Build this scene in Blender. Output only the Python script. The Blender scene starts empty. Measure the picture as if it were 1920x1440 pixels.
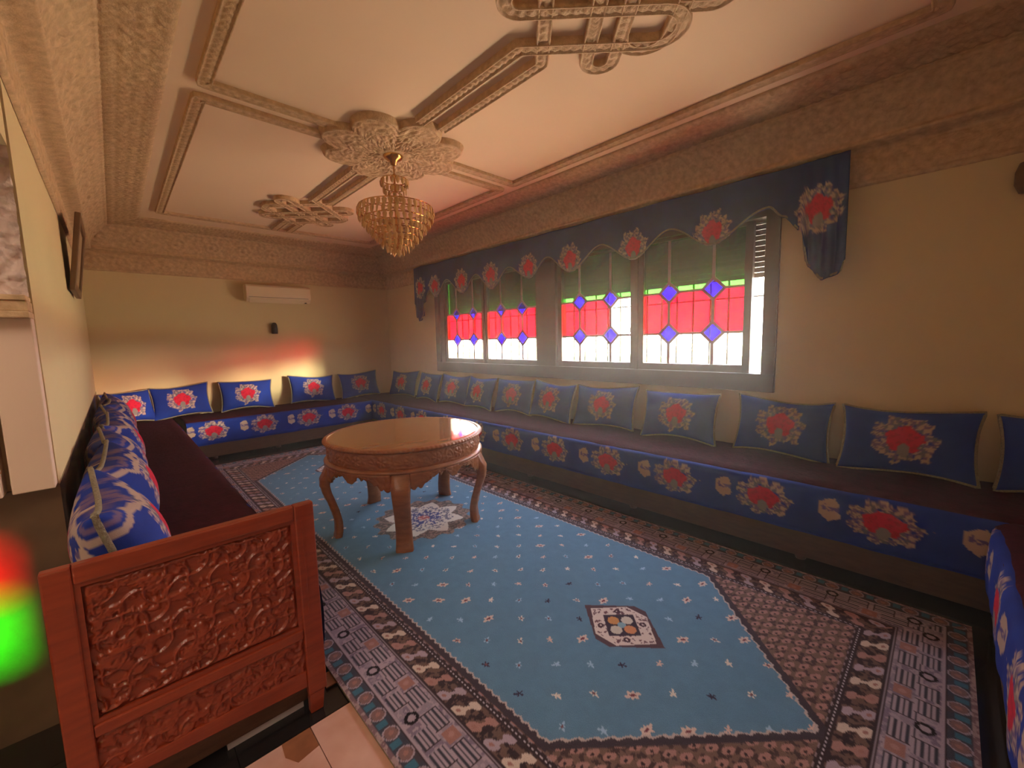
import bpy, bmesh, math, random
import numpy as np
from mathutils import Matrix, Vector
random.seed(7)
rng = np.random.default_rng(5)
S = bpy.context.scene
C = bpy.context.collection
R = math.radians

# ------------------------------------------------------------------ camera
yaw, pitch, roll, FPX = R(43.6), R(-6.1), R(-1.45), 780.0
fw = Vector((math.sin(yaw)*math.cos(pitch), math.cos(yaw)*math.cos(pitch), math.sin(pitch)))
rt = Vector((math.cos(yaw), -math.sin(yaw), 0))
up = rt.cross(fw)
rt2 = rt*math.cos(roll) + up*math.sin(roll)
up2 = -rt*math.sin(roll) + up*math.cos(roll)
cam_d = bpy.data.cameras.new('camera'); cam = bpy.data.objects.new('camera', cam_d); C.objects.link(cam)
m = Matrix.Identity(4)
for i in range(3):
    m[i][0] = rt2[i]; m[i][1] = up2[i]; m[i][2] = -fw[i]
m[0][3], m[1][3], m[2][3] = 0.0, 0.0, 1.55
cam.matrix_world = m
cam_d.sensor_width = 36; cam_d.lens = FPX/1920*36; cam_d.clip_start = 0.02
S.camera = cam

# ------------------------------------------------------------------ world, sun, lamps, exposure
S.view_settings.view_transform = 'Standard'; S.view_settings.look = 'None'
S.view_settings.gamma = 1.0; S.view_settings.use_curve_mapping = False
S.view_settings.exposure = 0.0
try:
    S.cycles.use_denoising = True
    S.cycles.max_bounces = 10; S.cycles.diffuse_bounces = 5; S.cycles.transparent_max_bounces = 16
    S.cycles.transmission_bounces = 6
    S.cycles.sample_clamp_indirect = 6.0
    S.cycles.caustics_reflective = False; S.cycles.caustics_refractive = False
except Exception: pass

W = bpy.data.worlds.new('daylight'); S.world = W; W.use_nodes = True
nt = W.node_tree; nt.nodes.clear()
out = nt.nodes.new('ShaderNodeOutputWorld'); bg = nt.nodes.new('ShaderNodeBackground')
tc = nt.nodes.new('ShaderNodeTexCoord'); sx = nt.nodes.new('ShaderNodeSeparateXYZ')
ramp = nt.nodes.new('ShaderNodeValToRGB'); mr = nt.nodes.new('ShaderNodeMapRange')
mr.inputs['From Min'].default_value = -1; mr.inputs['From Max'].default_value = 1
nt.links.new(tc.outputs['Generated'], sx.inputs[0]); nt.links.new(sx.outputs['Z'], mr.inputs['Value'])
nt.links.new(mr.outputs[0], ramp.inputs['Fac']); nt.links.new(ramp.outputs['Color'], bg.inputs['Color'])
nt.links.new(bg.outputs[0], out.inputs[0])
cr = ramp.color_ramp
cr.elements[0].position = 0.0; cr.elements[0].color = (1.0, .86, .62, 1)       # sunlit ground below the horizon
cr.elements[1].position = 1.0; cr.elements[1].color = (.42, .55, .85, 1)       # blue zenith
for p, c in ((.440, (1.0, .88, .64)), (.462, (1.0, .90, .66)), (.469, (.05, .085, .035)), (.4775, (.045, .07, .035)), (.481, (1.0, .98, .88)), (.56, (1, .98, .93)), (.72, (.75, .84, 1))):
    e = cr.elements.new(p); e.color = (*c, 1)
bg.inputs['Strength'].default_value = 52.0

def lamp(name, typ, loc, to, energy, color, **kw):
    d = bpy.data.lights.new(name, typ); o = bpy.data.objects.new(name, d); C.objects.link(o)
    o.location = loc
    o.rotation_euler = (Vector(to)-Vector(loc)).to_track_quat('-Z', 'Y').to_euler()
    d.energy = energy; d.color = color
    for k, v in kw.items(): setattr(d, k, v)
    return o
# low soft sun raking in through the window towards the back wall
lamp('sun', 'SUN', (9, -6, 3), (9-.60, -6+.80, 3-.13), 24.0, (1.0, .86, .62), angle=R(9))
# daylight portal over the window opening
pt = lamp('window_portal', 'AREA', (4.30, 3.5, 1.8), (0, 3.5, 1.8), 1.0, (1, 1, 1), shape='RECTANGLE', size=5.0, size_y=1.6)
pt.data.cycles.is_portal = True
# added warm fill lights, from the hall side and from behind the camera
lamp('hall_fill_light', 'AREA', (-1.25, .6, 3.05), (-1.1, .7, 0), 62, (1.0, .78, .60), shape='RECTANGLE', size=1.2, size_y=2.4)
lamp('entry_fill_light', 'AREA', (.9, -.75, 2.5), (1.7, 3.2, 1.2), 3, (1.0, .74, .42), shape='RECTANGLE', size=1.4, size_y=.8)
# added spot through an unseen added hall window, throws red and green patches
lamp('patch_spot', 'SPOT', (-1.9, -3.0, 2.6), (-.45, 2.48, .55), 100000, (1, 1, .95), spot_size=R(14), spot_blend=.15, shadow_soft_size=.045)

# ------------------------------------------------------------------ materials
def nmat(name):
    mt = bpy.data.materials.new(name); mt.use_nodes = True
    n = mt.node_tree.nodes; b = n['Principled BSDF']
    return mt, mt.node_tree, n, b
def mat(name, col, rough=.6, col2=None, scale=8, bump=0, bscale=40, metal=0, spec=None, sheen=0, detail=4, stretch=(1, 1, 1), coat=0):
    mt, t, n, b = nmat(name)
    b.inputs['Roughness'].default_value = rough; b.inputs['Metallic'].default_value = metal
    if spec is not None: b.inputs['Specular IOR Level'].default_value = spec
    if sheen: b.inputs['Sheen Weight'].default_value = sheen
    if coat: b.inputs['Coat Weight'].default_value = coat; b.inputs['Coat Roughness'].default_value = .12
    tcn = n.new('ShaderNodeTexCoord'); mp = n.new('ShaderNodeMapping'); mp.inputs['Scale'].default_value = stretch
    t.links.new(tcn.outputs['Object'], mp.inputs[0])
    ns = n.new('ShaderNodeTexNoise'); ns.inputs['Scale'].default_value = scale; ns.inputs['Detail'].default_value = detail
    t.links.new(mp.outputs[0], ns.inputs['Vector'])
    rp = n.new('ShaderNodeValToRGB'); t.links.new(ns.outputs['Fac'], rp.inputs['Fac'])
    c2 = col2 or tuple(min(1, c*.82) for c in col)
    rp.color_ramp.elements[0].position = .3; rp.color_ramp.elements[1].position = .7
    rp.color_ramp.elements[0].color = (*c2, 1); rp.color_ramp.elements[1].color = (*col, 1)
    t.links.new(rp.outputs['Color'], b.inputs['Base Color'])
    if bump:
        nb = n.new('ShaderNodeTexNoise'); nb.inputs['Scale'].default_value = bscale; nb.inputs['Detail'].default_value = 3
        t.links.new(mp.outputs[0], nb.inputs['Vector'])
        bp = n.new('ShaderNodeBump'); bp.inputs['Strength'].default_value = bump; bp.inputs['Distance'].default_value = .01
        t.links.new(nb.outputs['Fac'], bp.inputs['Height']); t.links.new(bp.outputs[0], b.inputs['Normal'])
    return mt
def attr_mat(name, rough=.85, bump=.3, bscale=400, sheen=.0, var=.12):
    mt, t, n, b = nmat(name)
    b.inputs['Roughness'].default_value = rough; b.inputs['Sheen Weight'].default_value = sheen
    b.inputs['Specular IOR Level'].default_value = .25
    a = n.new('ShaderNodeAttribute'); a.attribute_name = 'Col'
    tcn = n.new('ShaderNodeTexCoord'); ns = n.new('ShaderNodeTexNoise'); ns.inputs['Scale'].default_value = bscale
    t.links.new(tcn.outputs['Object'], ns.inputs['Vector'])
    hs = n.new('ShaderNodeHueSaturation'); mr = n.new('ShaderNodeMapRange')
    mr.inputs['To Min'].default_value = 1-var; mr.inputs['To Max'].default_value = 1+var
    t.links.new(ns.outputs['Fac'], mr.inputs['Value']); t.links.new(mr.outputs[0], hs.inputs['Value'])
    t.links.new(a.outputs['Color'], hs.inputs['Color']); t.links.new(hs.outputs[0], b.inputs['Base Color'])
    bp = n.new('ShaderNodeBump'); bp.inputs['Strength'].default_value = bump; bp.inputs['Distance'].default_value = .004
    t.links.new(ns.outputs['Fac'], bp.inputs['Height']); t.links.new(bp.outputs[0], b.inputs['Normal'])
    return mt
def glass_mat(name, col, col2, rough=.0, scale=60):
    # coloured pane: lets daylight through tinted, with a little gloss
    mt = bpy.data.materials.new(name); mt.use_nodes = True; t = mt.node_tree; n = t.nodes; n.clear()
    o = n.new('ShaderNodeOutputMaterial'); tr = n.new('ShaderNodeBsdfTransparent'); gl = n.new('ShaderNodeBsdfGlossy')
    gl.inputs['Roughness'].default_value = .06
    mx = n.new('ShaderNodeMixShader'); mx.inputs[0].default_value = .05
    tcn = n.new('ShaderNodeTexCoord'); ns = n.new('ShaderNodeTexNoise'); ns.inputs['Scale'].default_value = scale
    ns.inputs['Distortion'].default_value = 2.5
    t.links.new(tcn.outputs['Object'], ns.inputs['Vector'])
    rp = n.new('ShaderNodeValToRGB'); t.links.new(ns.outputs['Fac'], rp.inputs['Fac'])
    rp.color_ramp.elements[0].position = .35; rp.color_ramp.elements[1].position = .6
    rp.color_ramp.elements[0].color = (*col2, 1); rp.color_ramp.elements[1].color = (*col, 1)
    t.links.new(rp.outputs['Color'], tr.inputs['Color'])
    t.links.new(tr.outputs[0], mx.inputs[1]); t.links.new(gl.outputs[0], mx.inputs[2])
    t.links.new(mx.outputs[0], o.inputs[0])
    return mt

M = {}
M['wall'] = mat('ochre_wall_paint', (.67, .555, .31), .75, (.64, .525, .29), 2.0, .05, 60)
M['hall_wall'] = mat('hall_wall_paint', (.72, .56, .44), .7, (.68, .52, .40), 2)
M['plaster'] = mat('carved_plaster', (.66, .47, .27), .6, (.44, .30, .16), 24, .35, 90)
M['ceiling'] = mat('ceiling_paint', (.84, .655, .465), .7, (.80, .62, .435), 1.4)
M['marble_dark'] = mat('dark_marble', (.028, .018, .012), .10, (.012, .008, .006), 5, 0, 40)
M['marble_black'] = mat('black_marble', (.015, .012, .012), .12, (.008, .007, .008), 6)
M['marble_pink'] = mat('pink_marble', (.66, .42, .35), .22, (.50, .27, .20), 5, 0, detail=8)
M['marble_brown'] = mat('brown_marble', (.33, .13, .06), .2, (.22, .09, .045), 14)
M['dado'] = mat('brown_dado_marble', (.16, .095, .05), .25, (.09, .054, .03), 5)
M['wood_red'] = mat('red_varnished_wood', (.30, .045, .012), .33, (.20, .026, .008), 6, .12, 30, stretch=(1, 1, 8), coat=.25)
M['wood_table'] = mat('carved_walnut', (.38, .14, .045), .38, (.26, .085, .025), 12, .25, 70, stretch=(1, 1, 3), coat=.15)
M['wood_top'] = mat('table_top_wood', (.42, .22, .085), .05, (.36, .18, .065), 3, stretch=(1, 6, 1), coat=.6)
M['wood_base'] = mat('bench_wood', (.10, .045, .02), .5, (.06, .025, .012), 9, .15, 40, stretch=(1, 1, 5))
M['burgundy'] = mat('burgundy_throw', (.060, .007, .016), .95, (.034, .004, .009), 16, .6, 45, spec=.1)
M['frame'] = mat('brown_window_frame', (.10, .065, .045), .45, (.08, .05, .035), 5)
M['lead'] = mat('grey_came', (.40, .32, .34), .5)
M['shutter'] = mat('shutter_slats', (.16, .15, .13), .5)
M['iron'] = mat('dark_iron', (.10, .085, .07), .5)
M['gold'] = mat('gilt_brass', (.75, .45, .16), .25, (.6, .33, .1), 10, metal=1)
M['white_plastic'] = mat('cream_plastic', (.74, .62, .42), .4, (.70, .58, .39), 3)
M['black_plastic'] = mat('dark_plastic', (.03, .022, .015), .4)
M['picture_wood'] = mat('picture_frame_wood', (.16, .085, .035), .45, (.11, .055, .02), 9)
M['piping'] = mat('khaki_tassel_trim', (.34, .30, .20), .95, (.20, .17, .12), 90, .8, 200)
M['trim_cord'] = mat('valance_trim', (.26, .22, .18), .9, (.15, .13, .11), 80, .6, 150)
M['fabric'] = attr_mat('blue_damask')
M['rug'] = attr_mat('rug_pile', .95, .6, 260, .0, .16)
M['white_thing'] = mat('white_board', (.55, .52, .55), .6)
M['bark'] = mat('bark', (.10, .08, .05), .9)
M['garden_wall'] = mat('yellow_garden_wall', (.11, .065, .004), .8)
M['g_red'] = glass_mat('red_glass', (.56, .008, .050), (.46, .005, .032))
M['g_blue'] = glass_mat('blue_glass', (.038, .003, .56), (.03, .002, .46))
M['g_green'] = glass_mat('green_glass', (.12, .42, .09), (.10, .36, .075))
M['g_green2'] = glass_mat('bright_green_glass', (.05, .62, .05), (.04, .55, .04))
M['g_clear'] = glass_mat('clear_glass', (.95, .95, .90), (.93, .94, .88), scale=8)
M['g_yellow'] = glass_mat('yellow_glass', (.95, .55, .02), (.9, .5, .02))
cm, t, n, b = nmat('crystal_glass')
b.inputs['Base Color'].default_value = (1.0, .68, .30, 1); b.inputs['Roughness'].default_value = .08
b.inputs['Transmission Weight'].default_value = .45; b.inputs['IOR'].default_value = 1.5
M['crystal'] = cm

# ------------------------------------------------------------------ helpers
def link(name, me, m_, parent=None, smooth=False):
    o = bpy.data.objects.new(name, me); C.objects.link(o)
    if m_ is not None and not me.materials: me.materials.append(m_)
    if parent is not None: o.parent = parent
    if smooth:
        me.polygons.foreach_set('use_smooth', [True]*len(me.polygons))
    return o
def tag(o, label=None, cat=None, group=None, kind=None):
    if label: o['label'] = label
    if cat: o['category'] = cat
    if group: o['group'] = group
    if kind: o['kind'] = kind
    return o
def empty(name, loc=(0, 0, 0), rz=0):
    o = bpy.data.objects.new(name, None); C.objects.link(o); o.location = loc; o.rotation_euler = (0, 0, rz)
    o.empty_display_size = .1
    return o
class MB:
    def __init__(s): s.v = []; s.f = []
    def add(s, vs, fs):
        k = len(s.v); s.v += [tuple(v) for v in vs]; s.f += [tuple(i+k for i in f) for f in fs]; return s
    def box(s, x0, x1, y0, y1, z0, z1):
        return s.add([(x0, y0, z0), (x1, y0, z0), (x1, y1, z0), (x0, y1, z0), (x0, y0, z1), (x1, y0, z1), (x1, y1, z1), (x0, y1, z1)],
                     [(0, 3, 2, 1), (4, 5, 6, 7), (0, 1, 5, 4), (1, 2, 6, 5), (2, 3, 7, 6), (3, 0, 4, 7)])
    def prism(s, poly, axis, a, b_):     # polygon in the two other axes, extruded along axis from a to b
        n_ = len(poly); vs = []
        for t_ in (a, b_):
            for p in poly:
                q = [p[0], p[1]]; q.insert(axis, t_); vs.append(q)
        fs = [tuple(range(n_))[::-1], tuple(range(n_, 2*n_))] + [(i, (i+1) % n_, (i+1) % n_+n_, i+n_) for i in range(n_)]
        return s.add(vs, fs)
    def tube(s, pts, r, n_=6, closed=False):
        pts = [Vector(p) for p in pts]; rs = r if hasattr(r, '__len__') else [r]*len(pts); rings = []; k0 = len(s.v)
        for i, p in enumerate(pts):
            a = pts[(i-1) % len(pts)] if (i or closed) else p; c = pts[(i+1) % len(pts)] if (i < len(pts)-1 or closed) else p
            d = (c-a).normalized(); u = d.cross(Vector((.13, .21, 1))).normalized(); w = d.cross(u)
            for j in range(n_):
                an = 2*math.pi*j/n_; s.v.append(tuple(p+(u*math.cos(an)+w*math.sin(an))*rs[i]))
        L = len(pts)
        for i in range(L if closed else L-1):
            for j in range(n_):
                a = k0+i*n_+j; b_ = k0+i*n_+(j+1) % n_; c = k0+((i+1) % L)*n_+(j+1) % n_; d = k0+((i+1) % L)*n_+j
                s.f.append((a, b_, c, d))
        if not closed:
            s.f.append(tuple(k0+j for j in range(n_))[::-1]); s.f.append(tuple(k0+(L-1)*n_+j for j in range(n_)))
        return s
    def lathe(s, prof, c=(0, 0, 0), n_=32):
        k0 = len(s.v); P = len(prof)
        for j in range(n_):
            a = 2*math.pi*j/n_
            for r, z in prof: s.v.append((c[0]+r*math.cos(a), c[1]+r*math.sin(a), c[2]+z))
        for j in range(n_):
            for i in range(P-1):
                a = k0+j*P+i; b_ = k0+((j+1) % n_)*P+i
                s.f.append((a, b_, b_+1, a+1))
        return s
    def mesh(s, name='mesh'):
        me = bpy.data.meshes.new(name); me.from_pydata(s.v, [], s.f); me.update(); return me
    def build(s, name, m_, parent=None, smooth=False, bevel=0):
        o = link(name, s.mesh(name), m_, parent, smooth)
        if bevel:
            b_ = o.modifiers.new('bevel', 'BEVEL'); b_.width = bevel; b_.segments = 2; b_.limit_method = 'ANGLE'
        return o
def grid_mesh(name, P, col=None, flip=False, close_u=False):
    """P[ny,nx,3] array -> mesh with optional colour attribute"""
    ny, nx = P.shape[:2]
    me = bpy.data.meshes.new(name); me.vertices.add(ny*nx); me.vertices.foreach_set('co', P.reshape(-1).astype(np.float32))
    i = np.arange(ny*nx).reshape(ny, nx)
    a, b_, c, d = i[:-1, :-1], i[:-1, 1:], i[1:, 1:], i[1:, :-1]
    q = np.stack([a, b_, c, d] if not flip else [a, d, c, b_], -1).reshape(-1)
    nf = len(q)//4
    me.loops.add(nf*4); me.loops.foreach_set('vertex_index', q.astype(np.int32))
    me.polygons.add(nf); me.polygons.foreach_set('loop_start', np.arange(0, nf*4, 4, dtype=np.int32))
    me.polygons.foreach_set('loop_total', np.full(nf, 4, dtype=np.int32))
    me.update(calc_edges=True)
    if col is not None:
        at = me.color_attributes.new('Col', 'FLOAT_COLOR', 'POINT')
        cc = np.ones((ny*nx, 4), np.float32); cc[:, :3] = col.reshape(-1, 3); at.data.foreach_set('color', cc.reshape(-1))
    me.polygons.foreach_set('use_smooth', np.ones(nf, dtype=bool))
    return me
def srgb(*c): return np.array([((x/255+.055)/1.055)**2.4 if x > 10 else x/255/12.92 for x in c])
def hsh(a, b_): return np.abs(np.sin(a*127.1+b_*311.7)*43758.5453) % 1.0
def vnoise(x, y):
    xi, yi = np.floor(x), np.floor(y); xf, yf = x-xi, y-yi
    u, v = xf*xf*(3-2*xf), yf*yf*(3-2*yf)
    return (hsh(xi, yi)*(1-u)+hsh(xi+1, yi)*u)*(1-v)+(hsh(xi, yi+1)*(1-u)+hsh(xi+1, yi+1)*u)*v
def fbm(x, y): return (vnoise(x, y)+.5*vnoise(2*x+7, 2*y+3)+.25*vnoise(4*x+1, 4*y+9))/1.75
def sm(e0, e1, x): t_ = np.clip((x-e0)/(e1-e0), 0, 1); return t_*t_*(3-2*t_)
def mixc(c, d, k): return c*(1-k[..., None])+np.asarray(d)*k[..., None]

# carved relief heights (0..1)
def arabesque(u, v, s=1.0):
    """leafy scrollwork of period ~1 in u and v"""
    u = u*s; v = v*s
    a = u+.28*np.sin(2*math.pi*v)+.10*np.sin(4*math.pi*v+1); b_ = v+.28*np.sin(2*math.pi*u+.7)+.1*np.sin(4*math.pi*u)
    r1 = np.abs(np.sin(math.pi*a*2))*np.abs(np.cos(math.pi*b_*2)); r2 = np.abs(np.sin(math.pi*(a+b_)*1.5))
    n_ = fbm(u*5, v*5)
    h = sm(.25, .6, r1)*.6+sm(.55, .9, r2)*.4
    return np.clip(h*.8+(n_-.5)*.7, 0, 1)

# ------------------------------------------------------------------ fabric prints
BLUE = srgb(26, 58, 158); BLUE2 = srgb(16, 38, 122); CREAM = srgb(190, 165, 150); MAUVE = srgb(125, 100, 135); ROSE = srgb(196, 26, 60); GREYG = srgb(105, 105, 110)
def medallion(c, x, y, rx=.17, ry=.17, side=True, seed=0):
    """rose wreath centred at 0,0; x,y arrays in metres"""
    th = np.arctan2(y/ry, x/rx); r = np.hypot(x/rx, y/ry)
    w = fbm(x*38+seed, y*38+3.3)
    w3 = fbm(x*75+seed, y*75+1.1)
    edge = 1+.07*np.sin(7*th+1)+.06*np.sin(13*th+seed)+.34*(w-.5)
    ring = (r < edge)
    c = mixc(c, MAUVE*.9, (ring & (w3 > .30)).astype(float)*.9)
    c = mixc(c, GREYG, (ring & (w < .44) & (r > .5)).astype(float)*.75)
    c = mixc(c, CREAM, (ring & (w3 > .56) & (r > .55)).astype(float)*.85)
    c = mixc(c, CREAM*.9, ((np.abs(r-edge*.93) < .05) & (w3 > .42)).astype(float)*.8)
    core = r < .56+.045*np.sin(5*th+.6)+.16*(w-.5)
    c = mixc(c, ROSE, core.astype(float)); c = mixc(c, ROSE*.66, (core & (w3 > .60)).astype(float)*.8)
    bud = np.hypot(x/(rx*.19), (y+ry*.48)/(ry*.30)) < 1
    c = mixc(c, GREYG*.9+CREAM*.2, bud.astype(float))
    if side:
        s_ = np.hypot((x+rx*1.50)/(rx*.30), (y-ry*.12)/(ry*.48)) < .75+.8*w
        c = mixc(c, CREAM*.9, (s_ & (w > .4)).astype(float)); c = mixc(c, MAUVE, (s_ & (w <= .4)).astype(float)*.6)
    return c
def fabric_print(x, y, period=.64, off=0, cy=.40, rx=.18, ry=.15):
    base = BLUE+(BLUE2-BLUE)*(fbm(x*9, y*9))[..., None]
    xm = (x-off+period/2) % period-period/2
    cell = np.floor((x-off+period/2)/period)
    return medallion(base, xm, y-cy, rx, ry, True, 0) if np.isscalar(cy) or True else base

# ------------------------------------------------------------------ room shell
X0, X1, Y0, Y1, ZC = -.21, 4.0, -.95, 7.7, 3.2
floor = MB().box(-3.2, 4.3, -2.2, 8.0, -.14, -.012).build('floor', M['marble_dark']); tag(floor, kind='structure')
ceil = MB().box(-3.2, 4.3, -2.2, 8.0, ZC, ZC+.12).build('ceiling', M['ceiling']); tag(ceil, kind='structure')
WY0, WY1, WZ0, WZ1 = 1.02, 5.97, 1.08, 2.62
mb = MB(); mb.box(X1, X1+.25, -1.1, WY0, 0, ZC).box(X1, X1+.25, WY1, 7.95, 0, ZC).box(X1, X1+.25, WY0, WY1, 0, WZ0).box(X1, X1+.25, WY0, WY1, WZ1, ZC)
tag(mb.build('wall_window', M['wall']), kind='structure')
tag(MB().box(-3.2, X1, Y1, Y1+.25, 0, ZC).build('wall_back', M['wall']), kind='structure')
mb = MB(); mb.box(X0-.24, X0, 2.5, Y1, 1.01, ZC).box(X0-.24, X0, Y0, 2.42, 2.30, ZC).box(X0-.24, X0, 2.42, 2.5, 2.95, ZC)  # unseen header over the opening, lowered to block the hall fill light
wl = tag(mb.build('wall_left', M['wall']), kind='structure')
MB().box(X0-.26, X0+.004, 2.5-.02, Y1, 0, 1.01).build('dado_panel', M['dado'], wl)
SP = Vector((-1.9, -3.0, 2.6)); HT = (-1.07-SP.y)/(2.48-SP.y)
def hp(x, z): return (SP.x+(x-SP.x)*HT, SP.z+(z-SP.z)*HT)      # where the added spot beam crosses the added hall window
ha, hb = hp(-.66, .18), hp(-.28, .92)
mb = MB(); mb.box(-3.2, ha[0], Y0-.25, Y0, 0, ZC).box(hb[0], X1+.25, Y0-.25, Y0, 0, ZC).box(ha[0], hb[0], Y0-.25, Y0, 0, ha[1]).box(ha[0], hb[0], Y0-.25, Y0, hb[1], ZC)
tag(mb.build('wall_near', M['hall_wall']), kind='structure')
hw = empty('patch_window'); tag(hw, kind='structure')  # unseen window, added and sized to colour the spot's patches
for (xa, za), (xb, zb_), mm in ((hp(-.66, .60), hp(-.28, .92), 'g_red'), (hp(-.66, .18), hp(-.28, .60), 'g_green2')):
    hwp = (xa, xb, -1.072, -1.068, za, zb_); hall_panes = globals().setdefault('hall_panes', []); hall_panes.append((hwp, mm))
for hwp, mm in hall_panes: MB().box(*hwp).build('glass_pane', M[mm], hw)
mb = MB(); mb.box(-3.3, -3.2, -2.2, 8, 0, ZC)
tag(mb.build('wall_hall', M['hall_wall']), kind='structure')

# floor tiles by the entry: pale pink marble, black border row, brown corner inserts
def tile(x0, x1, y0, y1, m_, cut=None):
    g = .0015; z = .0; p = [(x0+g, y0+g), (x1-g, y0+g), (x1-g, y1-g), (x0+g, y1-g)]
    if cut == 'tr': p = [(x0+g, y0+g), (x1-g, y0+g), (x1-g, y1-.10), (x1-.10, y1-g), (x0+g, y1-g)]
    MB().prism(p, 2, -.012, z).build('tile', m_, floor)
for i in range(-3, 2):
    for j in range(-5, 0):
        xa = .441+.4*i; ya = 1.708+.4*j
        if xa > 1.0: continue
        tile(xa, xa+.4, ya, ya+.4, M['marble_pink'])
for i in range(-2, 2): tile(.2+.4*i, .6+.4*i, 1.71, 1.83, M['marble_black'])
for i in range(-8, 0):
    for j in range(0, 6):
        tile(.2-.4+.4*i, .2+.4*i, 1.83+.4*j, 2.23+.4*j, M['marble_dark']) if .2+.4*i <= .21 and i < 1 and (1.83+.4*j) < 4.1 else None
MB().prism([(.335, 1.706), (.439, 1.706), (.439, 1.60), (.36, 1.585), (.33, 1.64)], 2, -.005, .0012).build('tile', M['marble_brown'], floor)
MB().prism([(.56, 1.86), (.62, 1.86), (.62, 1.95), (.57, 1.95)], 2, -.005, .001).build('tile', M['marble_brown'], floor)

# arch jamb (left edge of the picture)
jamb = empty('trim_1'); tag(jamb, kind='structure')
MB().box(X0-.115, X0-.003, 2.42, 2.5, 1.01, 1.68).build('pilaster', M['hall_wall'], jamb, bevel=.004)
MB().box(X0-.42, X0-.135, 2.40, 2.5, 1.01, 1.66).build('pilaster', M['hall_wall'], jamb, bevel=.004)
MB().box(X0-.42, X0-.001, 2.36, 2.5, 1.675, 1.70).box(X0-.42, X0-.003, 2.38, 2.5, 1.70, 1.74).box(X0-.42, X0-.005, 2.37, 2.5, 1.74, 1.76).build('capital', M['plaster'], jamb, bevel=.004)
M['plaster_white'] = mat('pale_plaster', (.74, .60, .54), .6, (.55, .42, .36), 18, .5, 60)
zz = np.linspace(1.76, 3.0, 120); xx = np.linspace(0, 1, 60); XX, ZZ = np.meshgrid(xx, zz)
relief = arabesque(XX*2.2, ZZ*6)
P = np.stack([X0-.004-.42*XX, 2.47-.035*relief-.05*sm(.25, .3, XX)*(.5+.5*np.sin(ZZ*22)), ZZ], -1)
link('carved_reveal', grid_mesh('carved_reveal', P), M['plaster_white'], jamb)

# cornice: nested rings, one trim per wall
prof = [(0.002, 2.575), (.020, 2.582), (.024, 2.60), (.014, 2.612)]
prof += [(.014, 2.612+i*.185/26) for i in range(1, 27)]
prof += [(.024, 2.81), (.06, 2.822), (.118, 2.832), (.128, 2.842), (.124, 2.856), (.112, 2.866)]
n1 = len(prof)
prof += [(.112+.158*(i/30)-.02*math.sin(math.pi*i/30), 2.87+.225*(i/30)) for i in range(1, 31)]
n2 = len(prof)
prof += [(.285, 3.10), (.298, 3.108), (.302, 3.122), (.295, 3.135), (.30, 3.140)]
n3 = len(prof)
prof += [(.30+.27*(i/24), 3.14+.040*(i/24)) for i in range(1, 25)]
prof += [(.585, 3.182), (.60, 3.190), (.602, ZC)]
prof = np.array(prof); NP = len(prof)
dprof = np.gradient(prof, axis=0); nrm = np.stack([dprof[:, 1], -dprof[:, 0]], -1); nrm /= np.linalg.norm(nrm, axis=1)[:, None]+1e-9
nrm = np.where(nrm[:, :1] < -2, nrm, nrm)
def cornice_height(s, k):
    """s along wall (m), k profile index arrays -> relief displacement (m)"""
    h = np.zeros_like(s)
    v = (k-4)/26.; z = (k >= 4) & (k < 30)
    # frieze: row of arches with buds
    um = (s % .26)/.26-.5
    arch = np.abs(np.hypot(um*1.9, (v-.25)*1.1)-.62) < .10
    bud = (np.abs(um)*2.6+np.abs(v-.42)*1.5) < .42
    fol = arabesque(s*4, v*1.1+.1)
    h = np.where(z, .010*np.maximum(np.maximum(arch, bud)*1.0, fol*.75)*sm(0, .08, v)*sm(1, .92, v), h)
    v = (k-n1)/30.; z = (k >= n1) & (k < n2)
    um = (s % .40)-.20
    ros = np.hypot(um, (v-.5)*.27); boss = sm(.030, .018, ros); ringr = sm(.02, .008, np.abs(ros-.075)); pet = sm(.07, .05, ros)*(.5+.5*np.cos(np.arctan2((v-.5)*.27, um)*8))
    fol = arabesque(s*5, v*1.4)
    h = np.where(z, (.022*boss+.012*ringr+.010*pet*(1-boss)+.010*fol*(ros > .09))*sm(0, .06, v)*sm(1, .94, v), h)
    z = (k >= n1-6) & (k < n1); h = np.where(z, .002*np.sin(s*2*math.pi/.05), h)
    z = (k >= n2) & (k < n3); h = np.where(z, .004*np.sin(s*2*math.pi/.07+k*1.4), h)
    v = (k-n3)/24.; z = (k >= n3) & (k < n3+24)
    leaf = arabesque(s*6.5, v*2)
    rope = (v < .16)*(.5+.5*np.sin(s*2*math.pi/.06+v*20))
    chain = (v > .86)*(.5+.5*np.sin(s*2*math.pi/.045))
    h = np.where(z, .013*np.where(v < .16, rope, np.where(v > .86, chain, leaf)), h)
    return h
def cornice(name, A, B, ia, ib, L, parent=None):
    """A,B wall corners, ia/ib inward unit moves of the mitre ends"""
    ns = int(L/.016); s = np.linspace(0, 1, ns)[None, :]
    d = prof[:, 0][:, None]; k = np.arange(NP)[:, None]+0*s
    pa = np.array(A)[None, None, :]+d[..., None]*np.array(ia)[None, None, :]; pb = np.array(B)[None, None, :]+d[..., None]*np.array(ib)[None, None, :]
    P2 = pa+(pb-pa)*s[..., None]
    along = (np.array(B)-np.array(A))/np.linalg.norm(np.array(B)-np.array(A))
    sd = ((P2-np.array(A)[None, None, :])*along).sum(-1)
    h = cornice_height(sd, k.astype(float))
    inw = (np.array(ia)+np.array(ib))/2
    nh = nrm[:, 0][:, None]*h; nv = nrm[:, 1][:, None]*h
    P = np.concatenate([P2+nh[..., None]*inw, (prof[:, 1][:, None]+nv)[..., None]], -1)
    o = link(name, grid_mesh(name, P), M['plaster']); tag(o, kind='structure')
    return o
cornice('trim_2', (X0, Y1), (X1, Y1), (1, -1), (-1, -1), X1-X0)
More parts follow.
